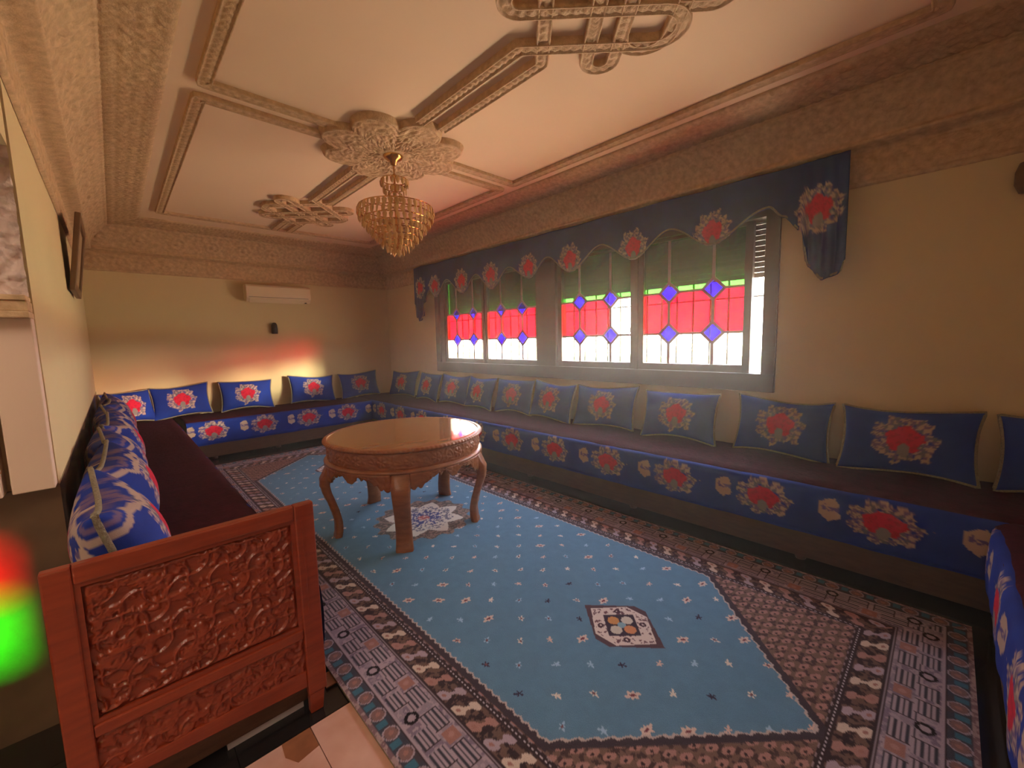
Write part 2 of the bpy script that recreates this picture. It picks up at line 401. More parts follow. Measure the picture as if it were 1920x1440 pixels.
cornice('trim_3', (X1, Y1), (X1, Y0), (-1, -1), (-1, 1), Y1-Y0)
cornice('trim_4', (X0, Y0), (X0, Y1), (1, 1), (1, -1), Y1-Y0)
cornice('trim_5', (X1, Y0), (X0, Y0), (-1, 1), (1, 1), X1-X0)

# ceiling bands
def band(name, pts, w, h, closed=False, z=ZC, kind='rib', parent=ceil, flat_end=False):
    """raised plaster strip following pts, hanging h under z"""
    pts = [Vector((p[0], p[1])) for p in pts]
    # resample
    seg = pts+[pts[0]] if closed else pts
    out_ = []; dist = []; D = 0
    for a, b_ in zip(seg[:-1], seg[1:]):
        L = (b_-a).length; nn = max(1, int(L/.012))
        for i in range(nn): out_.append(a+(b_-a)*(i/nn)); dist.append(D+L*i/nn)
        D += L
    out_.append(seg[-1]); dist.append(D)
    n_ = len(out_); T = []
    for i in range(n_):
        if closed: a = out_[(i-1) % (n_-1)]; c = out_[(i+1) % (n_-1)]
        else: a = out_[max(i-1, 0)]; c = out_[min(i+1, n_-1)]
        T.append((c-a).normalized())
    cs = [(-.5, 0), (-.5, .75), (-.47, 1), (-.38, 1), (-.33, .72), (-.22, .72), (-.11, .72), (0, .72), (.11, .72), (.22, .72), (.33, .72), (.38, 1), (.47, 1), (.5, .75), (.5, 0)]
    P = np.zeros((len(cs), n_, 3))
    for i, (p, t_) in enumerate(zip(out_, T)):
        nn = Vector((-t_.y, t_.x))
        s = dist[i]
        for j, (q, hh) in enumerate(cs):
            r_ = 0
            if 4 < j < 10: r_ = .30*(.5+.5*math.cos(s*2*math.pi/.055+(abs(q)*9 if kind == 'rib' else 0)))*(1-abs(q)*1.5)
            pp = p+nn*(q*w)
            P[j, i] = (pp.x, pp.y, z-h*(hh+r_))
    return link(name, grid_mesh(name, P, flip=True), M['plaster'], parent)
def rect(x0, x1, y0, y1): return [(x0, y0), (x1, y0), (x1, y1), (x0, y1)]
cx, cy = 1.895, 3.40
def mitre_frame(x0, x1, y0, y1): return band('frame_moulding', rect(x0, x1, y0, y1), .085, .030, closed=True)
mitre_frame(.56, 3.23, .12, 3.30); mitre_frame(.56, 3.23, 3.50, 6.68)
for px in (1.80, 1.99):
    band('bar_moulding', [(px, cy+.55), (px, 5.12)], .085, .040); band('bar_moulding', [(px, 6.05), (px, 6.66)], .085, .040)
    band('bar_moulding', [(px, .14), (px, .70)], .085, .040)
# interlaced knot, built as one quarter and mirrored
def arc(c, r, a0, a1, n_=10): return [(c[0]+r*math.cos(R(a0+(a1-a0)*i/n_)), c[1]+r*math.sin(R(a0+(a1-a0)*i/n_))) for i in range(n_+1)]
def knot(kx, ky, sgn):
    for mx in (1, -1):
        for my in (1, -1):
            base = []
            # bar comes down, turns 45 deg outwards, loops right and returns on the inner line
            q = [(-.095, 1.62 if my*sgn > 0 else .58), (-.095, .575)]
            q += [(-.06, .54), (.40-.0, .08)]
            s2 = math.sqrt(.5); o1 = .48; o2 = .11; rr = (o1-o2)/2*s2; mid = (o1+o2)/2
            d = .36; c_ = ((mid+d)/2, (mid-d)/2)
            q = q[:-1]+[((o1+d)/2, (o1-d)/2)]+arc(c_, rr, 45, -135, 12)[1:]
            q += [((o2-.66)/2, (o2+.66)/2)]
            c2 = ((0-.66)/2, (0+.66)/2)
            q += arc(c2, o2*s2, 45, 225, 10)[1:]+[((-o2+.34)/2, (-o2-.34)/2)]
            pts = [(kx+mx*a, ky+my*b_) for a, b_ in q]
            band('knot_band', pts, .080, .040+.004*(mx > 0)+.002*(my > 0), kind='rib')
knot(cx, 1.19, 1); knot(cx, 5.61, -1)
# central medallion, eight lobes
th = np.linspace(0, 2*math.pi, 240); rr_ = np.linspace(0, 1, 70); TH, RR = np.meshgrid(th, rr_)
Rm = .475+.135*np.abs(np.cos(4*TH))**.7
hm = .045*sm(1.0, .96, RR)*(1-.0*RR)+.016*arabesque(RR*3.2, TH/(2*math.pi)*16)*sm(.99, .9, RR)*sm(.20, .26, RR)+.015*sm(.26, .2, RR)
P = np.stack([cx+Rm*RR*np.cos(TH), cy+Rm*RR*np.sin(TH), ZC-hm], -1)
link('medallion', grid_mesh('medallion', P), M['plaster'], ceil)

# ------------------------------------------------------------------ window with stained glass
win = empty('window_1', (4.05, 3.5, WZ0)); tag(win, kind='structure')
def rel(mb):
    mb.v = [(v[0]-4.05, v[1]-3.5, v[2]-WZ0) for v in mb.v]; return mb
mb = MB()
mb.box(3.965, 4.20, WY0-.03, WY0+.075, WZ0-.03, WZ1+.02).box(3.965, 4.20, WY1-.075, WY1+.03, WZ0-.03, WZ1+.02)
mb.box(3.962, 4.20, WY0-.028, WY1+.028, WZ0-.028, 1.205).box(3.965, 4.20, WY0, WY1, 2.50, WZ1+.02)
mb.box(3.985, 4.20, 3.378, 3.668, 1.20, 2.52).box(4.00, 4.10, 2.27, 2.312, 1.20, 2.52).box(4.00, 4.10, 4.768, 4.782, 1.2, 2.52).box(4.00, 4.10, 5.785, 5.90, 1.2, 2.52)
rel(mb).build('frame', M['frame'], win, bevel=.004)
sashes = [(4.835, 5.732, 1.965), (3.735, 4.715, 1.965), (2.366, 3.310, 2.03), (1.262, 2.215, 2.03)]
def pane_prism(poly, m_, par):
    rel(MB().prism(poly, 0, 4.046, 4.052)).build('glass_pane', m_, par)
for si, (ya, yb, zs) in enumerate(sashes):
    f = MB(); zb, zt = 1.272, 2.47; t_ = .062
    f.box(4.02, 4.075, ya-t_, ya, zb-.07, zt+.05).box(4.02, 4.075, yb, yb+t_, zb-.07, zt+.05).box(4.02, 4.075, ya, yb, zb-.07, zb).box(4.02, 4.075, ya, yb, zt, zt+.05)
    sash = rel(f).build('sash', M['frame'], win, bevel=.003)
    yc = (ya+yb)/2; d1, d2 = yc-.212, yc+.212; z1, z2 = 1.568, 1.97; a = .094; g = .007
    cols = [(ya, d1), (d1, d2), (d2, yb)]
    for ci, (c0, c1) in enumerate(cols):
        L = c0 in (d1, d2); Rr = c1 in (d1, d2)
        y0_, y1_ = c0+g*L, c1-g*Rr
        for ri, (r0, r1, cl, cu) in enumerate(((zb, z1, False, True), (z1, z2, True, True), (z2, zt, True, False))):
            p = []
            b0, b1 = r0+g*(ri > 0), r1-g*(ri < 2)
            p += ([(y0_, b0+a), (y0_+a, b0)] if (cl and L) else [(y0_, b0)])
            p += ([(y1_-a, b0), (y1_, b0+a)] if (cl and Rr) else [(y1_, b0)])
            p += ([(y1_, b1-a), (y1_-a, b1)] if (cu and Rr) else [(y1_, b1)])
            p += ([(y0_+a, b1), (y0_, b1-a)] if (cu and L) else [(y0_, b1)])
            m_ = [M['g_clear'], M['g_red'], M['g_green']][ri]
            if si == 2 and ci == 0 and ri == 1: m_ = M['g_clear']
            pane_prism(p, m_, sash)
    lm = MB()
    for dd in (d1, d2):
        for zz_ in (z1, z2):
            q = a-.008
            pane_prism([(dd, zz_-q), (dd+q, zz_), (dd, zz_+q), (dd-q, zz_)], M['g_blue'], sash)
            r_ = a+.004
            cs4 = [(dd, zz_-r_), (dd+r_, zz_), (dd, zz_+r_), (dd-r_, zz_)]
            w_ = .017
            for i in range(4):
                p0, p1 = Vector(cs4[i]), Vector(cs4[(i+1) % 4]); dr = (p1-p0).normalized(); nn = Vector((-dr.y, dr.x))*w_*.8
                lm.prism([tuple(p0-nn), tuple(p1-nn), tuple(p1+nn), tuple(p0+nn)], 0, 4.040, 4.058)
        for s0, s1 in ((zb, z1-a), (z1+a, z2-a), (z2+a, zt)): lm.box(4.041, 4.057, dd-.014, dd+.014, s0, s1)
    for zz_ in (z1, z2):
        for s0, s1 in ((ya, d1-a), (d1+a, d2-a), (d2+a, yb)): lm.box(4.0415, 4.0565, s0, s1, zz_-.012, zz_+.012)
    rel(lm).build('lead_came', M['lead'], sash)
# roller shutters pulled half down
for (ya, yb, zs) in ((3.68, 5.80, 1.965), (1.13, 3.36, 2.035)):
    sh = rel(MB().box(4.145, 4.150, ya-.02, ya, zs, 2.6).box(4.145, 4.150, yb, yb+.02, zs, 2.6)).build('roller_shutter', M['shutter'], win)
    k = 0; z = zs
    while z < 2.58:
        o = rel(MB().prism([(4.135, z), (4.150, z+.004), (4.155, z+.022), (4.150, z+.0405), (4.135, z+.0445), (4.140, z+.022)], 1, ya, yb)
                if False else MB().box(4.140, 4.152, ya, yb, z, z+.0432)).build('slat', M['shutter'], sh)
        z += .045
# security bars
gr = empty('security_grille', (4.215, 3.5, 1.1)); tag(gr, 'dark iron window grille of thin upright bars outside the stained glass', 'grille')
def relg(mb): mb.v = [(v[0]-4.215, v[1]-3.5, v[2]-1.1) for v in mb.v]; return mb
barm = MB().tube([(0, 0, 0), (0, 0, 1.5)], .011, 6).mesh('bar')
y = 1.12
while y < 5.9:
    o = link('bar', barm, M['iron'], gr); o.location = (0, y-3.5, 0); y += .165
for z in (1.16, 1.875, 2.4): relg(MB().box(4.211, 4.219, 1.05, 5.94, z, z+.014)).build('rail', M['iron'], gr)

# outside: a yellow garden wall and a bare tree seen through the clear panes
gw = MB().box(8.2, 8.4, 9.9, 11.5, -.6, 1.17); tag(gw.build('garden_wall', M['garden_wall']), 'low yellow garden wall beyond the leftmost clear panes', 'wall')
tm = MB(); random.seed(3)
def branch(p, d, L, r, k):
    q = p+d*L; tm.tube([p, p+d*L*.5+Vector((0, .02, .02))*L, q], [r, r*.8, r*.6], 5)
    if k:
        for _ in range(3):
            dd = (d+Vector((random.uniform(-.5, .5), random.uniform(-.9, .9), random.uniform(-.4, .5)))).normalized(); branch(q, dd, L*.68, r*.55, k-1)
branch(Vector((9.6, 5.3, -.6)), Vector((0, .1, 1)).normalized(), 1.9, .05, 4)
tr = tm.build('tree', M['bark']); tag(tr, 'thin bare tree seen through the clear pane beside the red ones', 'tree')

# ------------------------------------------------------------------ valance curtain over the window
val = empty('valance_curtain', (3.86, 3.4, 2.4)); tag(val, 'dark blue scalloped window valance with rose medallions and cord trim', 'curtain')
lows = [5.823, 5.107, 4.435, 3.713, 3.051, 2.249, 1.483]; highs = [5.464, 4.727, 4.05, 3.38, 2.62, 1.86, 1.05]
knots_y = [.55, .58, .68, .77, .83, .95, 1.05, 1.483, 1.86, 2.249, 2.62, 3.051, 3.38, 3.713, 4.05, 4.435, 4.727, 5.107, 5.464, 5.823, 5.97, 6.09, 6.14, 6.26, 6.38, 6.42]
knots_z = [2.06, 1.96, 1.93, 2.04, 2.32, 2.44, 2.53, 2.325, 2.52, 2.32, 2.515, 2.30, 2.505, 2.31, 2.48, 2.25, 2.475, 2.26, 2.49, 2.26, 2.38, 2.20, 1.98, 1.90, 1.98, 2.20]
def zlow(y):
    i = np.clip(np.searchsorted(knots_y, y)-1, 0, len(knots_y)-2); ky = np.array(knots_y); kz = np.array(knots_z)
    t_ = np.clip((y-ky[i])/(ky[i+1]-ky[i]), 0, 1); t_ = t_*t_*(3-2*t_); return kz[i]*(1-t_)+kz[i+1]*t_
yy = np.linspace(.55, 6.42, 720); vv = np.linspace(0, 1, 60)
YY, VV = np.meshgrid(yy, vv); ZL = zlow(YY); ZT = 2.80; ZZ = ZL+(ZT-ZL)*VV
tail = np.maximum(sm(1.0, .75, YY), sm(6.0, 6.15, YY))
XXv = 3.868+.012*np.sin(YY*9)+tail*(.020*np.sin(YY*75)*(1.1-VV)-.02)
c = BLUE*.55+(BLUE2*.45-BLUE*.55)*(fbm(YY*9, ZZ*9))[..., None]
for ly in lows+[.72, 6.22]:
    zc_ = 2.44 if ly > 1 and ly < 6 else 2.45
    mk = (np.abs(YY-ly) < .32)[..., None]
    c = np.where(mk, medallion(c, (YY-ly), (ZZ-zc_)*1.0, .15, .17, False, ly), c)
P = np.stack([XXv, YY, ZZ], -1); P2 = P.copy()
P2[..., 0] += .012
for PP, fl_ in ((P, False), (P2, True)):
    if fl_ is False: o = link('valance_cloth', grid_mesh('valance_cloth', PP-np.array([3.86, 3.4, 2.4]), c, flip=fl_), M['fabric'], val)
o.modifiers.new('thick', 'SOLIDIFY').thickness = .008
cord = [(3.86+.012*math.sin(y*9)+(-.02 if (y < .8 or y > 6.1) else 0)-3.86, y-3.4, float(zlow(np.array(y)))+.012-2.4) for y in np.linspace(.56, 6.41, 420)]
MB().tube(cord, .009, 5).build('trim_cord', M['trim_cord'], val, smooth=True)
MB().box(3.875, 4.0, .58, 6.38, 2.76, 2.80).build('pelmet_board', M['frame'], val).location = (-3.86, -3.4, -2.4)

# ------------------------------------------------------------------ sofas
def lattice_front(x0, x1, z0, z1, n_, along, fixed, face, off, flip, topr=.035):
    pass
def sofa_body(root, x0, x1, y0, y1, front, fx0=None, fx1=None, off=0., per=.64, zb=.215, zt=.545):
    """mattress box with rounded front; front in '-x','+x','-y','+y' carries the print"""
    ox, oy = root.location.x, root.location.y
    # closed mattress: section polyline swept along the length
    if front in ('-x', '+x'): depth = x1-x0; L0, L1 = y0, y1
    else: depth = y1-y0; L0, L1 = x0, x1
    r = .045
    sec = [(depth, zb), (r*.4, zb)]
    sec += [(r-r*math.cos(R(a)), zb+r-r*math.sin(R(a))) for a in (70, 45, 20, 0)]
    sec += [(-.006*math.sin(math.pi*i/40), zb+r+(zt-zb-2*r)*i/40) for i in range(1, 40)]
    sec += [(r-r*math.cos(R(a)), zt-r+r*math.sin(R(a))) for a in (0, 20, 45, 70, 90)]
    sec += [(depth*.4, zt+.008), (depth*.7, zt+.006), (depth, zt)]
    ns = max(2, int((L1-L0)/.0095)); s = np.linspace(L0, L1, ns)
    q = np.array(sec); A, SS = np.meshgrid(q[:, 0], s, indexing='ij'); Bz = np.repeat(q[:, 1][:, None], ns, 1)
    wob = .004*np.sin(SS*11)+.003*np.sin(SS*27+1)
    A = A-wob*(A < .1)
    if front == '-x': PX, PY = x0+A, SS
    elif front == '+x': PX, PY = x1-A, SS
    elif front == '-y': PX, PY = SS, y0+A
    else: PX, PY = SS, y1-A
    base = BLUE+(BLUE2-BLUE)*(fbm(SS*9, Bz*9))[..., None]
    xm = (SS-off+per/2) % per-per/2
    if front in ('-x',): xm = -xm
    col = medallion(base, xm, Bz-.405, .175, .125, True, 0)
    P = np.stack([PX-ox, PY-oy, Bz], -1)
    fl = front in ('-x', '+y')
    o = link('mattress', grid_mesh('mattress', P, col, flip=fl), M['fabric'], root)
    # end caps
    cap = MB(); pts0 = [tuple(p) for p in P[:, 0]]; pts1 = [tuple(p) for p in P[:, -1]]
    cap.add(pts0, [tuple(range(len(pts0)))]); cap.add(pts1, [tuple(range(len(pts1)))[::-1]])
    return o
def throw(root, x0, x1, y0, y1, z=.553, lip=None):
    ox, oy = root.location.x, root.location.y
    nx, ny = max(2, int((x1-x0)/.03)), max(2, int((y1-y0)/.03))
    X, Y = np.meshgrid(np.linspace(x0, x1, nx), np.linspace(y0, y1, ny))
    Z = z+.008*(fbm(X*4, Y*4)-.5)+.006*fbm(X*12, Y*12)
    if lip:
        d = {'-x': X-x0, '+x': x1-X, '-y': Y-y0, '+y': y1-Y}[lip]
        Z = Z-.035*sm(.05, 0, d)
    o = link('seat_cover', grid_mesh('seat_cover', np.stack([X-ox, Y-oy, Z], -1)), M['burgundy'], root)
    sd = o.modifiers.new('thick', 'SOLIDIFY'); sd.thickness = .008; sd.offset = 1
    return o
def base_box(root, x0, x1, y0, y1, feet):
    ox, oy = root.location.x, root.location.y
    mb = MB().box(x0-ox, x1-ox, y0-oy, y1-oy, .035, .215)
    mb.build('base_frame', M['wood_base'], root, bevel=.006)
    for fx, fy in feet: MB().lathe([(0, 0), (.028, 0), (.035, .015), (.03, .036), (0, .036)], (fx-ox, fy-oy, 0), 12).build('foot', M['wood_base'], root)

sw = empty('sofa', (3.6, 3.4, 0)); tag(sw, 'long banquette sofa under the window with dark seat cover and rose printed front', 'sofa')
sofa_body(sw, 3.215, 3.99, -.93, 7.68, '-x', off=1.483)
base_box(sw, 3.25, 3.98, -.93, 7.68, [(3.30, y) for y in (-.5, .62, 1.9, 3.2, 4.5, 5.8, 6.8)])
throw(sw, 3.24, 3.985, -.93, 7.67, lip='-x')
# carved studs on the base board
sb = empty('sofa.001', (1.9, 7.3, 0)); tag(sb, 'banquette sofa along the back wall under the air conditioner, bright blue rose front', 'sofa')
sofa_body(sb, .612, 3.20, 6.925, 7.69, '-y', off=.905, per=.62)
base_box(sb, .60, 3.20, 6.96, 7.68, [(x, 7.0) for x in (.9, 1.7, 2.5, 3.1)])
throw(sb, .605, 3.205, 6.955, 7.68, lip='-y')
sl = empty('sofa.002', (.2, 4.4, 0)); tag(sl, 'left banquette sofa with wide burgundy seat cover and carved red end panel', 'sofa')
sofa_body(sl, -.20, .552, 1.815, 7.69, '+x', off=.3)
base_box(sl, -.20, .53, 1.815, 7.68, [(.5, y) for y in (2.4, 3.6, 4.8, 6.0)])
throw(sl, -.19, .545, 1.82, 7.68, lip='+x')
sn = empty('sofa.003', (2.3, -.5, 0)); tag(sn, 'near banquette sofa at the right edge of the picture with rose printed front', 'sofa')
sofa_body(sn, 1.25, 3.18, -.93, -.205, '+y', off=1.9)
base_box(sn, 1.25, 3.20, -.92, -.24, [(x, -.28) for x in (1.5, 2.4, 3.1)])
throw(sn, 1.25, 3.20, -.92, -.225, lip='+y')

# carved end panel of the left sofa
ox, oy = .2, 4.4
def O(mb): mb.v = [(v[0]-ox, v[1]-oy, v[2]) for v in mb.v]; return mb
ep = O(MB().box(-.212, .534, 1.79, 1.812, .20, .905)).build('end_panel', M['wood_red'], sl)
yA = 1.762
O(MB().box(-.216, -.150, yA, 1.80, .085, .912)).build('stile', M['wood_red'], ep, bevel=.006)
O(MB().box(.462, .536, yA, 1.80, .085, .912)).build('stile', M['wood_red'], ep, bevel=.006)
O(MB().prism([(-.150, .853), (.462, .853), (.462, .912), (-.150, .912)], 1, yA+.001, 1.80)).build('top_rail', M['wood_red'], ep, bevel=.006)
O(MB().prism([(-.150, .345), (.462, .345), (.462, .385), (-.150, .385)], 1, yA+.002, 1.80)).build('middle_rail', M['wood_red'], ep, bevel=.005)
O(MB().box(.486, .492, yA-.003, yA+.003, .45, .85)).build('bead', M['wood_red'], ep)
for s0, s1, za, zb_ in ((-.150, -.136, .385, .853), (.448, .462, .385, .853)):
    O(MB().box(s0, s1, yA+.010, 1.80, za, zb_)).build('inner_bead', M['wood_red'], ep)
for za, zb_ in ((.839, .853), (.385, .399)): O(MB().box(-.136, .448, yA+.010, 1.80, za, zb_)).build('inner_bead', M['wood_red'], ep)
def carved(name, x0, x1, z0, z1, yface, depth, parent, sc, step=.0035, lowf=None, border=.0):
    nx, nz = int((x1-x0)/step), int((z1-z0)/step)
    X, Z = np.meshgrid(np.linspace(x0, x1, nx), np.linspace(z0, z1, nz))
    U, V = X*sc, Z*sc
    # star lattice plus leaves
    a = U+.22*np.sin(2*math.pi*V); b_ = V+.22*np.sin(2*math.pi*U)
    l1 = sm(.10, .05, np.abs(((a+b_) % 1)-.5)-.0); l2 = sm(.10, .05, np.abs(((a-b_) % 1)-.5))
    lf = sm(.42, .58, fbm(U*4.2+3, V*4.2)); vein = sm(.03, .0, np.abs(fbm(U*4.2+3, V*4.2)-.62))
    h = np.clip(np.maximum(np.maximum(l1, l2)*.95, lf*.8)-.4*vein*lf, 0, 1)
    e = np.minimum(np.minimum(X-x0, x1-X), np.minimum(Z-z0, z1-Z)); h = h*sm(0, .012, e)
    Yp = yface+depth*(1-h)
    P = np.stack([X-ox, Yp-oy, Z], -1)
    return link(name, grid_mesh(name, P), M['wood_red'], parent)
carved('carved_panel', -.137, .449, .398, .840, yA+.012, .013, ep, 8.5)
# apron below the middle rail, with carved relief and open foot gap
carved('carved_apron', -.150, .462, .175, .345, yA+.008, .010, ep, 10)
O(MB().prism([(-.150, .16), (.462, .125), (.462, .20), (-.150, .20)], 1, yA+.006, 1.80)).build('bottom_rail', M['wood_red'], ep, bevel=.004)
for s0 in (-.21, .465): O(MB().prism([(s0, 0.0), (s0+.05, 0.0), (s0+.062, .09), (s0-.0, .09)], 1, yA+.003, 1.80)).build('leg', M['wood_red'], ep, bevel=.004)
wb = MB().box(.18, .455, 1.83, 1.90, 0, .11).build('white_block', M['white_thing']); tag(wb, 'white block on the floor under the carved red end panel', 'block')
# studs on bench boards are part of grain; leave base plain

# ------------------------------------------------------------------ cushions
def cushion_meshes(w, h, t_, seed, rx=.17, ry=.15, bright=1.0, dx=0, dy=0):
    nu, nv = 68, 48
    u = np.linspace(-1, 1, nu); v = np.linspace(-1, 1, nv); U, V = np.meshgrid(u, v)
    X = U*w/2*(1-.085*(1-V**2)); Z = V*h/2*(1-.15*(1-U**2)); Z = Z+.012*np.sin(U*2.2+seed)
    T = t_/2*np.clip((1-U**2)*(1-V**2), 0, 1)**.42+.004*fbm(U*3+seed, V*3)
    base = BLUE+(BLUE2-BLUE)*(fbm(X*9+seed, Z*9))[..., None]
    c = medallion(base, X-dx, Z-.01-dy, rx, ry, False, 0)*bright
    if t_ > .2:      # scroll band that runs over the top of the bolster-like cushions
        for zz0, cc, ww in ((.150, CREAM*.85, .014), (.195, MAUVE*.8, .009)):
            bnd = np.abs(Z-(zz0+.020*np.sin(X*16+seed)+.006*np.sin(X*47))) < ww*(.6+fbm(X*30, Z*30)); c = mixc(c, cc, bnd*.9); base = mixc(base, cc, bnd*.9)
    F = np.stack([X, -T, Z+h/2], -1); B = np.stack([X, T*(.6 if t_ < .2 else .85), Z+h/2], -1)
    me = grid_mesh('cushion', F, c, flip=False); mb_ = grid_mesh('cushion_back', B, medallion(base, X+.03, Z-.03, rx, ry, True, 5), flip=True)
    bm = bmesh.new(); bm.from_mesh(me); bm.from_mesh(mb_)
    bmesh.ops.remove_doubles(bm, verts=bm.verts, dist=.0009); bm.to_mesh(me); bm.free(); bpy.data.meshes.remove(mb_)
    me.polygons.foreach_set('use_smooth', [True]*len(me.polygons))
    ring = [F[0, i] for i in range(0, nu, 3)]+[F[j, -1] for j in range(0, nv, 3)]+[F[-1, i] for i in range(nu-1, -1, -3)]+[F[j, 0] for j in range(nv-1, -1, -3)]
    pm = MB().tube([Vector(p) for p in ring], .011, 5, closed=True).mesh('piping')
    pm.polygons.foreach_set('use_smooth', [True]*len(pm.polygons))
    return me, pm
cache = {}
def cushion(x, y, z, rz, tilt, label, group, w=.70, h=.47, seed=0, t_=.15, sc=1.0, roll_=0, key=0):
    k = (round(w, 2), round(h, 2), key)
    if k not in cache: cache[k] = cushion_meshes(w, h, t_, key*1.7, rx=.165, ry=.155)
    me, pm = cache[k]
    o = link('cushion', me, M['fabric']); p = link('piping', pm, M['piping'], o)
    o.location = (x, y, z)
    o.matrix_world = Matrix.Translation((x, y, z)) @ Matrix.Rotation(rz, 4, 'Z') @ Matrix.Rotation(-tilt, 4, 'X') @ Matrix.Rotation(roll_, 4, 'Y')
    tag(o, label, 'cushion', group)
    return o
SZ = .566
# under the window: front faces -X => rz = -90deg
wl_ = [(6.95, .80, 'in the far corner, farthest cushion under the window'), (6.06, .70, 'second from the far corner under the window'), (5.36, .68, 'third from the far corner under the window'),
       (4.70, .70, 'fourth from the far corner, below the left window sashes'), (4.00, .68, 'behind the round table, below the window centre post'), (3.32, .68, 'sixth from the far corner, touching its neighbour on both sides'),
       (2.58, .76, 'seventh from the far corner, blue sheen along its top'), (1.73, .72, 'standing alone below the right window sashes'), (.90, .66, 'just right of the window, wall showing on both sides'),
       (.17, .70, 'largest in view, right of the window below the curtain tail'), (-.58, .68, 'cut off by the right edge of the picture')]
for i, (y, w, d) in enumerate(wl_):
    cushion(3.79-.03*(i % 2), y, SZ, R(-90+[6, -3, 4, -6, 3, -2, 2, 0, 3, -1, 0][i]), R(16), 'blue rose cushion '+d, 'cushions under the window', w, .47, key=i % 3, roll_=R([0, 1, -1, 2, -1, 1, 0, -1, 1, .5, 0][i]))
bl_ = [(.655, .68, 'leftmost of the four along the back wall, dark left half'), (1.455, .72, 'below the air conditioner, second along the back wall'), (2.43, .74, 'third along the back wall, with bright wall left of it'), (3.27, .72, 'rightmost of the four along the back wall')]
for i, (x, w, d) in enumerate(bl_):
    cushion(x, 7.50, SZ, R([3, 0, 2, -2][i]), R(16), 'blue rose cushion '+d, 'cushions along the back wall', w, .47, key=i % 3, roll_=R([-1, 1, 2, -1][i]))
cushion(.12, 7.33, SZ, R(38), R(14), 'blue rose cushion turned across the left back corner', 'cushions of the left sofa', .62, .45, key=1)
# left sofa: front faces +X => rz = +90deg
names_l = ['nearest on the left sofa, right behind the carved end panel', 'second from the carved end panel on the left sofa', 'third from the carved end panel on the left sofa', 'fourth from the carved end panel on the left sofa',
           'fifth from the carved end panel on the left sofa', 'sixth from the carved end panel on the left sofa', 'seventh and farthest in the row on the left sofa']
for i in range(7):
    cushion(.0+.012*(i % 2), 2.21+.735*i, SZ, R(90+[2, -3, 3, -2, 4, -3, 2][i]), R(13), 'blue rose cushion '+names_l[i], 'cushions of the left sofa', .735, .47, key=i % 3+3, t_=.30)
cushion(3.10, -.70, SZ, R(180), R(15), 'dark blue cushion on the near sofa at the right picture edge', 'cushions of the near sofa', .66, .46, key=2)

